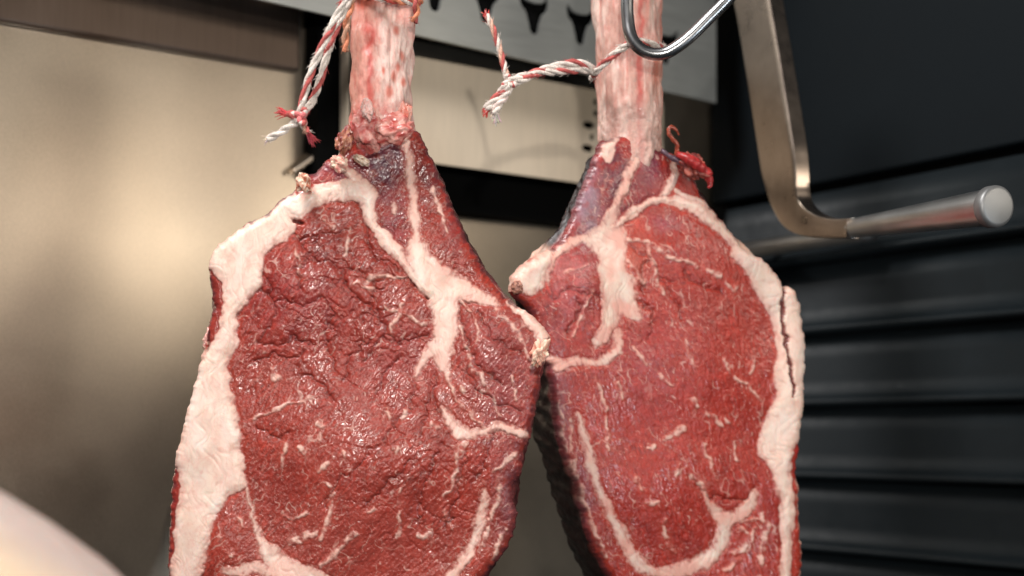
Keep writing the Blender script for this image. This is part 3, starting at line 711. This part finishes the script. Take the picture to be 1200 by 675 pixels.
# =================================================================== TWINE
WHT = (.68, .60, .54); RED = (.46, .095, .085); ORG = (.62, .22, .12)
def strands(root, pts, r, pitch, cols, dfun, twist0=0.0, name='strand'):
    """cols = list of strand colours wound round one another along a pixel path (x,y)"""
    P = catmull(pts, False, 1.2)     # (x,y,depth)
    C3 = [U(p[0], p[1], p[2]) for p in P]
    k = np.mean(P[:, 2])/F
    s = 0; n = len(cols)
    cum = [0]
    for i in range(1, len(C3)): cum.append(cum[-1]+(C3[i]-C3[i-1]).length/k)
    for j, c in enumerate(cols):
        path = []; up = Vector((0, -1, 0))
        for i, p in enumerate(C3):
            t = (C3[min(i+1, len(C3)-1)]-C3[max(i-1, 0)]).normalized()
            a = (up-t*up.dot(t)).normalized(); b = t.cross(a)
            ph = twist0+cum[i]/(pitch*1.55)*2*math.pi+2*math.pi*j/n+.7*mnoise.noise(Vector((cum[i]*.04, twist0, 2)))
            path.append(p+(a*math.cos(ph)+b*math.sin(ph))*r*k*(.62 if n > 1 else 0))
        mb = MB(); rr_ = r*k*(.60 if n > 2 else .70)
        rad_ = [rr_*(1+.16*mnoise.noise(Vector((cum[i]*.12, j*5.0, twist0+3)))) for i in range(len(path))]
        cs = [[max(.02, q*(1+.5*mnoise.noise(Vector((cum[i]*.09, j*3.0, 7+twist0))))) for q in c] for i in range(len(path)) for _ in range(12)]
        mb.tube(path, rad_, 12, cs)
        rs = random.Random(int(cum[-1]*7)+j)
        for _ in range(int(cum[-1]*.55)):       # loose fibres standing off the cord
            i = rs.randrange(1, len(path)-1); d1 = Vector((rs.uniform(-1, 1), rs.uniform(-1, .2), rs.uniform(-1, 1))).normalized()
            tg_ = (path[i+1]-path[i-1]).normalized(); L_ = rs.uniform(2.5, 6)*k; p0 = path[i]+d1*rr_*.8
            mb.tube([p0, p0+(d1*.6+tg_*.5)*L_*.5, p0+(d1*.7+tg_*.9)*L_], [.32*k, .26*k, .14*k], 4, c)
        mb.build(name, M_TWINE, root)

def fray(root, x, y, d, dx, dy, n, L, col, seed, r=.45):
    rs = random.Random(seed); mb = MB(); k = d/F
    for i in range(n):
        a = rs.uniform(-.45, .45); l = L*rs.uniform(.6, 1.15)
        ux = dx*math.cos(a)-dy*math.sin(a); uy = dx*math.sin(a)+dy*math.cos(a)
        ox, oy = rs.uniform(-2, 2), rs.uniform(-2, 2); b = rs.uniform(-.25, .25)
        path = [U(x+ox+ux*l*t-uy*l*b*t*t, y+oy+uy*l*t+ux*l*b*t*t, d+rs.uniform(-1, 1)*k*2*t+0) for t in (0, .25, .5, .75, 1)]
        cc = [c*rs.uniform(.75, 1.15) for c in col]
        mb.tube(path, [r*k*q for q in (2.0, 1.9, 1.6, 1.2, .6)], 6, cc)
    return mb.build('frayed_end', M_TWINE, root)

def knot(root, x, y, d, r, cols, seed):
    """overhand knot: three interleaved loops"""
    k = d/F; mb = MB(); c = U(x, y, d)
    for q, col in enumerate(cols):
        path = []
        for i in range(61):
            t = 2*math.pi*i/60; ph = q*2.1+seed
            v = Vector(((math.sin(t)+1.2*math.sin(2*t))*r*.36, (math.cos(3*t+q)*.5)*r*.6, (math.cos(t)-1.2*math.cos(2*t))*r*.36))
            v = Vector((v.x*math.cos(ph)-v.z*math.sin(ph), v.y, v.x*math.sin(ph)+v.z*math.cos(ph)))
            path.append(c+v*k)
        mb.tube(path, r*.26*k, 10, col, cap=False)
    mb.build('knot', M_TWINE, root)

dl = .672
T1 = empty('twine', U(405, 0, dl), 'red and white twine hanging left of the left bone, ending in a frayed knot', 'twine')
strands(T1, [(416,-30,dl),(404,0,dl),(389,30,dl),(374,62,dl),(362,92,dl),(353,125,dl),(350,140,dl)], 3.9, 40, [WHT, WHT, RED], None)
strands(T1, [(418,-30,dl+.006),(408,0,dl+.006),(396,28,dl+.006),(384,62,dl+.006),(375,95,dl+.006),(366,118,dl+.006),(356,134,dl+.006),(350,142,dl)], 3.9, 36, [WHT, RED, WHT], None, 1.0)
knot(T1, 352, 137, dl, 12, [RED, WHT, (.7, .18, .18)], .4)
strands(T1, [(352,142,dl),(342,146,dl),(331,154,dl),(320,160,dl),(313,163,dl)], 3.6, 20, [WHT, WHT], None)
fray(T1, 318, 161, dl, -.88, .45, 9, 11, WHT, 3)
strands(T1, [(350,138,dl),(342,134,dl),(336,133,dl)], 4, 20, [RED, RED], None)
fray(T1, 338, 134, dl, -.95, -.25, 26, 15, (.55, .05, .06), 5)
strands(T1, [(352,142,dl),(357,150,dl),(362,156,dl)], 3.4, 16, [WHT, RED, (.45, .25, .18)], None)
fray(T1, 361, 156, dl, .6, .75, 24, 17, (.30, .03, .04), 8)
# loop round the bone
bl = D_L+.020
lp = []
for i in range(41):
    t = 2*math.pi*i/40
    lp.append((449+44*math.cos(t)*1.0, 4-math.sin(t)*0+14*math.cos(t)*.6-6, bl-math.sin(t)*.0185))
strands(T1, [(449+43*math.cos(t), -6+8*math.cos(t*1.0)+4*math.sin(t), bl-.0187*math.sin(t)) for t in np.linspace(-.6, 2*math.pi-.6, 40)], 3.6, 26, [ORG, WHT, (.6, .1, .08)], None)
strands(T1, [(418,-14,dl+.012),(412,4,dl+.012),(407,22,dl+.014),(405,42,dl+.016),(405,60,dl+.018)], 3.6, 22, [ORG, (.55, .30, .2)], None)
strands(T1, [(484,-12,.70),(487,4,.70),(488,16,.702),(485,26,.703)], 3.4, 20, [ORG, RED], None)
T1b = None

d2 = float(depth_R(738, 0))-.012
d3 = d2-.012
T2 = empty('twine', U(700, 80, d2), 'red and white twine tied round the right bone under the hook', 'twine')
strands(T2, [(776,60,d2+.03),(778,56,d2+.012),(770,54,d2-.004),(756,50,d2-.012),(742,49,d2-.013),(730,56,d2-.012),(716,67,d2-.010),(704,78,d2-.006),(697,86,d2+.000),(694,92,d2+.014)], 3.8, 26, [WHT, RED, WHT], None)
strands(T2, [(697,86,d2+.002),(690,78,d2-.004),(676,74,d2-.008),(660,76,d2-.010),(640,81,d2-.012),(620,88,d2-.014),(606,92,d2-.016),(596,97,d2-.016)], 4.2, 30, [WHT, RED, WHT], None)
strands(T2, [(697,84,d2-.000),(684,82,d2-.006),(668,83,d2-.009),(650,84,d2-.012),(630,86,d2-.014),(612,94,d2-.016),(598,98,d2-.016)], 3.6, 28, [WHT, WHT, RED], None, 2)
knot(T2, 596, 97, d2-.016, 10, [WHT, RED, WHT], 1.2)
d4 = d2-.016
strands(T2, [(594,92,d4),(590,74,d4),(584,52,d4),(577,32,d4),(570,18,d4)], 3.2, 20, [(.70, .42, .32), RED, WHT], None)
fray(T2, 572, 22, d4, -.35, -.9, 16, 10, (.55, .05, .05), 11)
strands(T2, [(594,100,d4),(586,110,d4),(577,120,d4),(570,128,d4)], 4.4, 24, [WHT, WHT, RED], None)
strands(T2, [(597,102,d4),(590,114,d4),(583,124,d4),(579,134,d4)], 4.4, 22, [WHT, (.75, .6, .55), WHT], None)
fray(T2, 571, 126, d4, -.55, .8, 16, 11, (.60, .05, .04), 13)
fray(T2, 581, 131, d4, -.2, .98, 22, 14, WHT, 14)

# =================================================================== MEAT HOOK
HK = empty('meat_hook', U(740, 0, d2), 'dark shiny steel hook holding the right bone', 'hook')
hp = [(743,-80,d2-.020),(738,-40,d2-.020),(735,0,d2-.020),(736,24,d2-.020),(740,44,d2-.021),(750,57,d2-.022),(764,63,d2-.023),(780,62,d2-.024),(796,53,d2-.025),(812,40,d2-.026),(830,22,d2-.027),(850,2,d2-.028),(866,-16,d2-.029),(880,-40,d2-.028),(884,-75,d2-.026),(876,-110,d2-.024),(855,-135,d2-.022),(828,-140,d2-.020)]
P = catmull(hp, False, 2); mb = MB()
mb.tube([U(p[0], p[1], p[2]) for p in P], [7.4*(d2-.022)/F*(1-.0*i) for i in range(len(P))], 28)
mb.build('hook_wire', M_HOOK, HK)

# =================================================================== BACK WALL FIXTURE
uv = np.array([.818, .575]); nv = np.array([-.575, .818])      # along the wall, into the wall
uv /= np.linalg.norm(uv); nv = np.array([-uv[1], uv[0]])
CW = nv @ np.array([0, 1.10])
def wallS(px, py, off):
    """photo position -> (s, z) on the plane standing off the back wall by off metres"""
    k = (px-CX)/F; d = (CW-off)/(nv[0]*k+nv[1])
    return float(uv @ np.array([k*d, d])), H-(py-HY)/F*d
def W(s, off, z):
    p = uv*s+nv*(CW-off); return Vector((p[0], p[1], z))
def wbox(mb, s0, s1, o0, o1, z0, z1, bev=0):
    V = [W(s, o, z) for s in (s0, s1) for o in (o0, o1) for z in (z0, z1)]
    mb.add(V, [(0, 1, 3, 2), (4, 6, 7, 5), (0, 4, 5, 1), (2, 3, 7, 6), (0, 2, 6, 4), (1, 5, 7, 3)])
def bevel(o, w=.0008, seg=2):
    m = o.modifiers.new('bevel', 'BEVEL'); m.width = w; m.segments = seg; m.limit_method = 'ANGLE'
    for p in o.data.polygons: p.use_smooth = False
    return o
def struct(o): o['kind'] = 'structure'; return o

s_left = wallS(-500, 300, 0)[0]; s_corner = wallS(850, 300, 0)[0]
z_lo, z_hi = H-.55, H+.75
zs = wallS(0, 34, .004)[1]; zs2 = wallS(345, 88, .004)[1]
seam_z = .5*(zs+zs2)
mb = MB(); wbox(mb, s_left, s_corner, -.01, 0, z_lo, z_hi)
struct(mb.build('back_wall', M_WALL, smooth=False))
# upper steel panel, 4 mm proud, ending in the seam line
t = empty('upper_cladding', W(wallS(150, 20, 0)[0], .004, seam_z), 'dark brownish steel panel above the long seam at upper left', 'cladding')
mb = MB(); wbox(mb, s_left, wallS(352, 60, .01)[0], .0005, .010, seam_z+.003, z_hi); bevel(mb.build('panel_face', metal('brushed_steel_brown', (.17, .125, .10), .42, 1.0, brushed=(9, 9, .35), var=.15), t, smooth=False), .002)
# black upright and pale post next to the left bone
sa = wallS(372, 130, .02)[0]; sb = wallS(399, 130, .02)[0]; sc_ = wallS(410, 130, .035)[0]
zt = z_hi; zb = wallS(400, 205, .02)[1]
t = empty('support_post', W(sa, .02, zb), 'black upright with a pale steel edge behind the left bone', 'post')
mb = MB(); wbox(mb, sa, sb, .0, .022, zb, zt); bevel(mb.build('channel', M_BLACK, t, smooth=False))
mb = MB(); wbox(mb, sb+.0005, sc_-.001, .0, .034, zb, zt); bevel(mb.build('edge_strip', M_STEELP, t, smooth=False))
mb = MB()
# small ledge
t = empty('steel_ledge', W(wallS(352, 190, .02)[0], .0, zb), 'small tan steel ledge beside the top of the left steak', 'ledge')
a0 = wallS(352, 192, .02); a1 = wallS(412, 186, .03)
V = [W(a0[0], .0, a0[1]+.000), W(a1[0], .0, a1[1]+.028), W(a1[0], .018, a1[1]+.020), W(a0[0], .010, a0[1]-.002),
     W(a0[0], .0, a0[1]-.004), W(a1[0], .0, a1[1]+.022), W(a1[0], .018, a1[1]+.014), W(a0[0], .010, a0[1]-.006)]
mb = MB(); mb.add(V, [(0, 1, 2, 3), (7, 6, 5, 4), (0, 3, 7, 4), (1, 5, 6, 2), (3, 2, 6, 7), (0, 4, 5, 1)])
bevel(mb.build('ledge_plate', M_WALL, t, smooth=False), .001)

def curve_plate(name, outer, holes, off, thick, mat, parent):
    """flat plate in the wall's s,z plane with real cut-outs"""
    cu = bpy.data.curves.new(name, 'CURVE'); cu.dimensions = '2D'; cu.fill_mode = 'BOTH'; cu.extrude = thick/2
    for loop in [outer]+holes:
        sp = cu.splines.new('POLY'); sp.points.add(len(loop)-1); sp.use_cyclic_u = True
        for p, q in zip(sp.points, loop): p.co = (q[0], q[1], 0, 1)
    tmp = bpy.data.objects.new('tmp', cu); COL.objects.link(tmp)
    dg = bpy.context.evaluated_depsgraph_get(); dg.update()
    me = bpy.data.meshes.new_from_object(tmp.evaluated_get(dg)); 
    V = np.array([tuple(W(v.co.x, off+v.co.z, v.co.y)) for v in me.vertices]); Fc = [tuple(p.vertices) for p in me.polygons]
    bpy.data.objects.remove(tmp); bpy.data.curves.remove(cu)
    o = mesh_np(name, V, Fc, mat, parent, smooth=False)
    return o

# lower steel box (panel c)
OC = .040
c0 = sc_; c1 = wallS(776, 150, OC)[0]
cb = .5*(wallS(510, 192, OC)[1]+wallS(690, 216, OC)[1]); ct = .5*(wallS(485, 64, OC)[1]+wallS(600, 90, OC)[1])
t = empty('steel_box', W(c0, OC, cb), 'pale steel box with dark slots behind the twine, between the two bones', 'box')
holes = []
def ell(s, z, a, b, n=20): return [(s+a*math.cos(2*math.pi*i/n), z+b*math.sin(2*math.pi*i/n)) for i in range(n)]
for (px, py, a, b) in [(697,120,.0022,.0026),(697,133,.0022,.0026),(689,147,.0062,.0030),(693,161,.0024,.0026),(688,174,.0062,.0030),(692,187,.0022,.0024),
                       (712,152,.0062,.0030),(716,166,.0024,.0026),(711,179,.0062,.0030),(736,158,.0062,.0030),(735,184,.0062,.003)]:
    s_, z_ = wallS(px, py, OC); holes.append(ell(s_, z_, a, b))
curve_plate('slotted_face', [(c0, cb), (c1, cb), (c1, ct), (c0, ct)], holes, OC, .002, M_STEELP, t)
mb = MB(); wbox(mb, c0+.001, c1-.001, .0, OC-.006, cb+.001, ct-.001); mb.build('box_core', M_BLACK, t, smooth=False)
mb = MB(); wbox(mb, c0+.004, s_corner-.002, .0, .020, cb-.030, cb-.0005); mb.build('under_shade_strip', M_BLACK, t, smooth=False)  # black strip standing in for the shade beneath the box
# upper plate with bull-head cut-outs
OB = .066
pA = wallS(300, -1, OB); pB = wallS(838, 121, OB); slope = (pB[1]-pA[1])/(pB[0]-pA[0]); pbf = lambda s_: pA[1]+(s_-pA[0])*slope; pb = pB[1]; pr = wallS(838, 60, OB)[0]; pl_ = wallS(-500, 0, OB)[0]
t = empty('cutout_plate', W(pr, OB, pb), 'steel plate along the top with a row of bull head cut-outs', 'plate')
def bull(s, z, w):
    half = [(0, .30), (.20, .32), (.36, .36), (.47, .46), (.53, .62), (.62, .44), (.62, .24), (.54, .08), (.40, -.02), (.32, -.20), (.24, -.46), (.20, -.66), (.12, -.78), (0, -.80)]
    L = [(s+x*w, z+y*w) for x, y in half]; Rr = [(s-x*w, z+y*w) for x, y in half[1:-1]][::-1]
    return L+Rr
s1, z1 = wallS(625, 14, OB); s2, z2 = wallS(679, 27, OB); ds = s2-s1
holes = [bull(s1+i*ds, z1+(z2-z1)*i, .0215) for i in range(-14, 5) if s1+i*ds < pr-.012]
curve_plate('plate_face', [(pl_, pbf(pl_)), (pr, pbf(pr)), (pr, z_hi), (pl_, z_hi)], holes, OB, .0025, M_PLATE, t)
mb = MB(); wbox(mb, sc_+.001, pr-.002, OC+.0015, OB-.004, max(pbf(sc_), pbf(pr))+.004, z_hi-.01); mb.build('plate_backing', M_BLACK, t, smooth=False)

# =================================================================== RIGHT WALL
C0 = W(s_corner, 0, 0); wd = Vector((-nv[0], -nv[1], 0)); wn = Vector((uv[0], uv[1], 0))  # wd toward the viewer, wn into right wall
def RW(t_, off, z): p = C0+wd*t_-wn*off; return Vector((p.x, p.y, z))
def rz(px, py, off=0):
    """photo position -> (t,z) on the right wall"""
    k = (px-CX)/F
    a = C0-wn*off; # a + t*wd ; x = k*y
    t_ = (k*a.y-a.x)/(wd.x-k*wd.y); y = a.y+t_*wd.y
    return t_, H-(py-HY)/F*y
T1_ = .53
def rbox(mb, t0, t1, o0, o1, z0, z1):
    V = [RW(t_, o, z) for t_ in (t0, t1) for o in (o0, o1) for z in (z0, z1)]
    mb.add(V, [(0, 1, 3, 2), (4, 6, 7, 5), (0, 4, 5, 1), (2, 3, 7, 6), (0, 2, 6, 4), (1, 5, 7, 3)])
mb = MB(); rbox(mb, 0, T1_, -.01, 0, z_lo, z_hi); struct(mb.build('side_wall', M_BLACK, smooth=False))
zp = rz(1200, 166, .02)[1]
t = empty('side_panel', RW(.1, .02, zp), 'smooth charcoal panel filling the upper right behind the hanging bar', 'panel')
mb = MB(); rbox(mb, .002, T1_, .0005, .020, zp, z_hi); bevel(mb.build('panel_face', M_DARK, t, smooth=False), .002)
zn = [rz(1200, y, .03)[1] for y in (265, 372, 468, 569, 664)]
pitch = (zn[0]-zn[4])/4
t = empty('slatted_panel', RW(.1, 0, z_lo), 'black louvred panel of horizontal slats at lower right', 'louvre')
z = zn[0]; k = 0
while z > z_lo+.02:
    prof = [(.001, z+pitch*.93), (.0175, z+pitch*.90), (.0195, z+pitch*.60), (.0210, z+pitch*.30), (.0225, z+pitch*.12), (.0270, z+pitch*.07), (.0300, z+pitch*.035), (.0315, z+.0005), (.0310, z-.0016), (.0290, z-.0028), (.014, z-.004), (.001, z-.006)]
    V = []; n = len(prof)
    for tt in (.002, T1_): V += [RW(tt, o, zz) for o, zz in prof]
    Fc = [(i, i+1, n+i+1, n+i) for i in range(n-1)]+[tuple(range(n)), tuple(range(n, 2*n))[::-1]]
    mb = MB(); mb.add(V, Fc); mb.build('slat', M_SLAT, t, smooth=True)
    z -= pitch; k += 1

# horizontal steel rail in front of the slats
t = empty('steel_rail', U(930, 286, 1.08), 'steel rail running behind the lower end of the bent bar', 'rail')
ta, za = rz(860, 296, .05); tb, zb_ = rz(1010, 281, .05)
mb = MB(); rad = .0075
mb.tube([RW(ta-.02, .05, za), RW(ta+.02, .05, za), RW(tb, .05, za), RW(tb+.01, .05, za)], rad, 24); mb.build('rail_tube', M_ROD, t)
mb = MB(); mb.tube([RW(ta+.03, .001, za), RW(ta+.03, .045, za)], .004, 12); mb.build('rail_mount', M_BLACK, t)

# =================================================================== BENT HANGING BAR
B = empty('hanging_bar', U(925, 270, .86), 'bent flat steel bar with a capped round rod end at right', 'hanging bar')
path = catmull([(872,-90,.93),(880,-40,.925),(890,10,.92),(902,80,.91),(913,150,.90),(921,200,.892),(928,234,.886),(938,253,.878),(956,264,.862),(978,268,.846),(1000,268,.832)], False, 3)
pp = [U(*p) for p in path]
def bar_frames(pp, w, th, taper):
    V = []; Fc = []; n = len(pp); m = 16
    for i, p in enumerate(pp):
        t_ = (pp[min(i+1, n-1)]-pp[max(i-1, 0)]).normalized()
        side = Vector((.80, .62, 0))            # broad face direction is constant, across the bend plane
        side = Vector((-.88, .10, -.1)) if False else Vector((1.0, .50, 0))
        # bend plane is spanned by t and 'out'; wide face normal 'b'
        out = Vector((0.62, -0.75, 0.15)); b = t_.cross(out).normalized() if t_.cross(out).length > .2 else Vector((0, 0, 1))
        plane_n = Vector((.93, .36, 0)).normalized()
        b = (plane_n-t_*plane_n.dot(t_)).normalized(); c = t_.cross(b).normalized()
        f = taper(i/(n-1)); W2 = w*.5*f[0]; T2 = th*.5*f[1]
        for q in range(m):
            a = 2*math.pi*(q+.5)/m; e = .16
            x = math.copysign(abs(math.cos(a))**e, math.cos(a))*W2; y = math.copysign(abs(math.sin(a))**e, math.sin(a))*T2
            V.append(p+b*x+c*y)
    for i in range(n-1):
        for q in range(m):
            q2 = (q+1) % m; Fc.append((i*m+q, i*m+q2, (i+1)*m+q2, (i+1)*m+q))
    Fc.append(tuple(range(m))); Fc.append(tuple((n-1)*m+q for q in range(m))[::-1])
    return V, Fc
def bar_taper(t_):
    q = min(1, max(0, (t_-.66)/.30)); q = q*q*(3-2*q); return (1-.12*q, 1-.70*q)
V, Fc = bar_frames(pp, .0125, .040, bar_taper)
mb = MB(); mb.add(V, Fc); ob = mb.build('bent_bar', M_BAR, B)
ob.modifiers.new('es', 'EDGE_SPLIT').split_angle = math.radians(24)
r0, r1 = U(996, 268, .836), U(1160, 243, .72)
dirv = (r1-r0).normalized(); Lr = (r1-r0).length
ra_, rb_ = .0058, .0098
mb = MB(); mb.tube([r0+dirv*Lr*q for q in (0, .02, .3, .6, .97, 1)], [ra_*.9, ra_, ra_+(rb_-ra_)*.3, ra_+(rb_-ra_)*.6, rb_, rb_], 48); ob = mb.build('rod', M_ROD, B)
ob.modifiers.new('es', 'EDGE_SPLIT').split_angle = math.radians(40)
mb = MB(); mb.tube([r1-dirv*.0005, r1+dirv*.0006, r1+dirv*.0045, r1+dirv*.0056, r1+dirv*.0064, r1+dirv*.0067], [.0104, .0111, .0111, .0108, .0098, .0088], 48); ob = mb.build('end_cap', metal('cap_steel', (.22, .22, .22), .5, .7, var=.12, bump=.00005), B)
ob.modifiers.new('es', 'EDGE_SPLIT').split_angle = math.radians(60)
mb = MB(); mb.tube([r0-dirv*.001, r0+dirv*.004], [.0062, .0062], 32); ob = mb.build('collar', M_ROD, B)
ob.modifiers.new('es', 'EDGE_SPLIT').split_angle = math.radians(40)

# =================================================================== BLURRED CUT IN FRONT
dfg = .42
FG = empty('meat_cut', U(20, 700, dfg), 'pale out of focus cut covered in smooth fat, in the bottom left corner', 'meat')
ang = math.radians(-34)
bm = bmesh.new(); bmesh.ops.create_icosphere(bm, subdivisions=6, radius=1.0)
V = []; C = []; kf = dfg/F; c = U(-14, 743, dfg)
for v in bm.verts:
    p = v.co; f = 1+.05*mnoise.noise(p*1.8+Vector((3, 1, 2)))+.015*mnoise.noise(p*7)
    x = p.x*f*330; zz = p.z*f*150; y = p.y*f*90
    X_ = x*math.cos(ang)-zz*math.sin(ang); Z_ = x*math.sin(ang)+zz*math.cos(ang)
    V.append((c.x+X_*kf, c.y+y*kf, c.z+Z_*kf))
    rim = max(0, min(1, (p.z-.62)/.28))
    a = np.array([.80, .60, .42]); b = np.array([.52, .41, .37])
    C.append(a*(1-rim)+b*rim)
Fc = [tuple(v.index for v in f.verts) for f in bm.faces]; bm.free()
mesh_np('fat_layer', np.array(V), Fc, M_FLESH, FG, cols=np.array(C)*.7, rough=np.full(len(V), .1))

# =================================================================== LIGHT
w = bpy.data.worlds.new('World'); sc.world = w; w.use_nodes = True
bg = w.node_tree.nodes['Background']; bg.inputs[0].default_value = (.80, .90, 1.0, 1); bg.inputs[1].default_value = .045

def area(name, loc, target, size, power, col, size_y=None, spread=180):
    l = bpy.data.lights.new(name, 'AREA'); l.energy = power; l.color = col; l.size = size
    if size_y: l.shape = 'RECTANGLE'; l.size_y = size_y
    l.spread = math.radians(spread)
    o = bpy.data.objects.new(name, l); COL.objects.link(o); o.location = loc
    o.rotation_euler = (Vector(target)-Vector(loc)).to_track_quat('-Z', 'Y').to_euler()
    o['label'] = name.replace('_', ' '); return o
area('key_lamp', (.04, -.05, H+.16), (0, .75, H+.03), .012, 3.0, (1.0, .95, .88))
area('overhead_lamp', (-.40, .22, H+.95), (0, .8, H), .30, 17, (1.0, .97, .95))
rl = Vector((.80, .37, H+.30))
area('added_right_lamp', rl, rl+Vector((-.57, .82, -.08)), .75, 2.9, (1.0, .91, .78), .15)  # added warm lamp, placed to reflect as a bright band in the wall
area('added_low_lamp', (.63, .14, H-.065), (-.28, .87, H-.05), .13, 1.3, (.78, .90, 1.0), .07)  # added cool lamp for a bluish reflection low on the wall

cam = bpy.data.cameras.new('camera'); co = bpy.data.objects.new('camera', cam); COL.objects.link(co)
co.location = (0, 0, H); co.rotation_euler = (math.radians(90), 0, 0)
cam.sensor_width = 36; cam.lens = F/1200*36; cam.shift_y = (HY-337.5)/1200
cam.clip_start = .02; cam.clip_end = 50
cam.dof.use_dof = True; cam.dof.focus_distance = .712; cam.dof.aperture_fstop = 5.6
sc.camera = co
sc.view_settings.view_transform = 'Standard'; sc.view_settings.look = 'None'
sc.view_settings.exposure = 0; sc.view_settings.gamma = 1
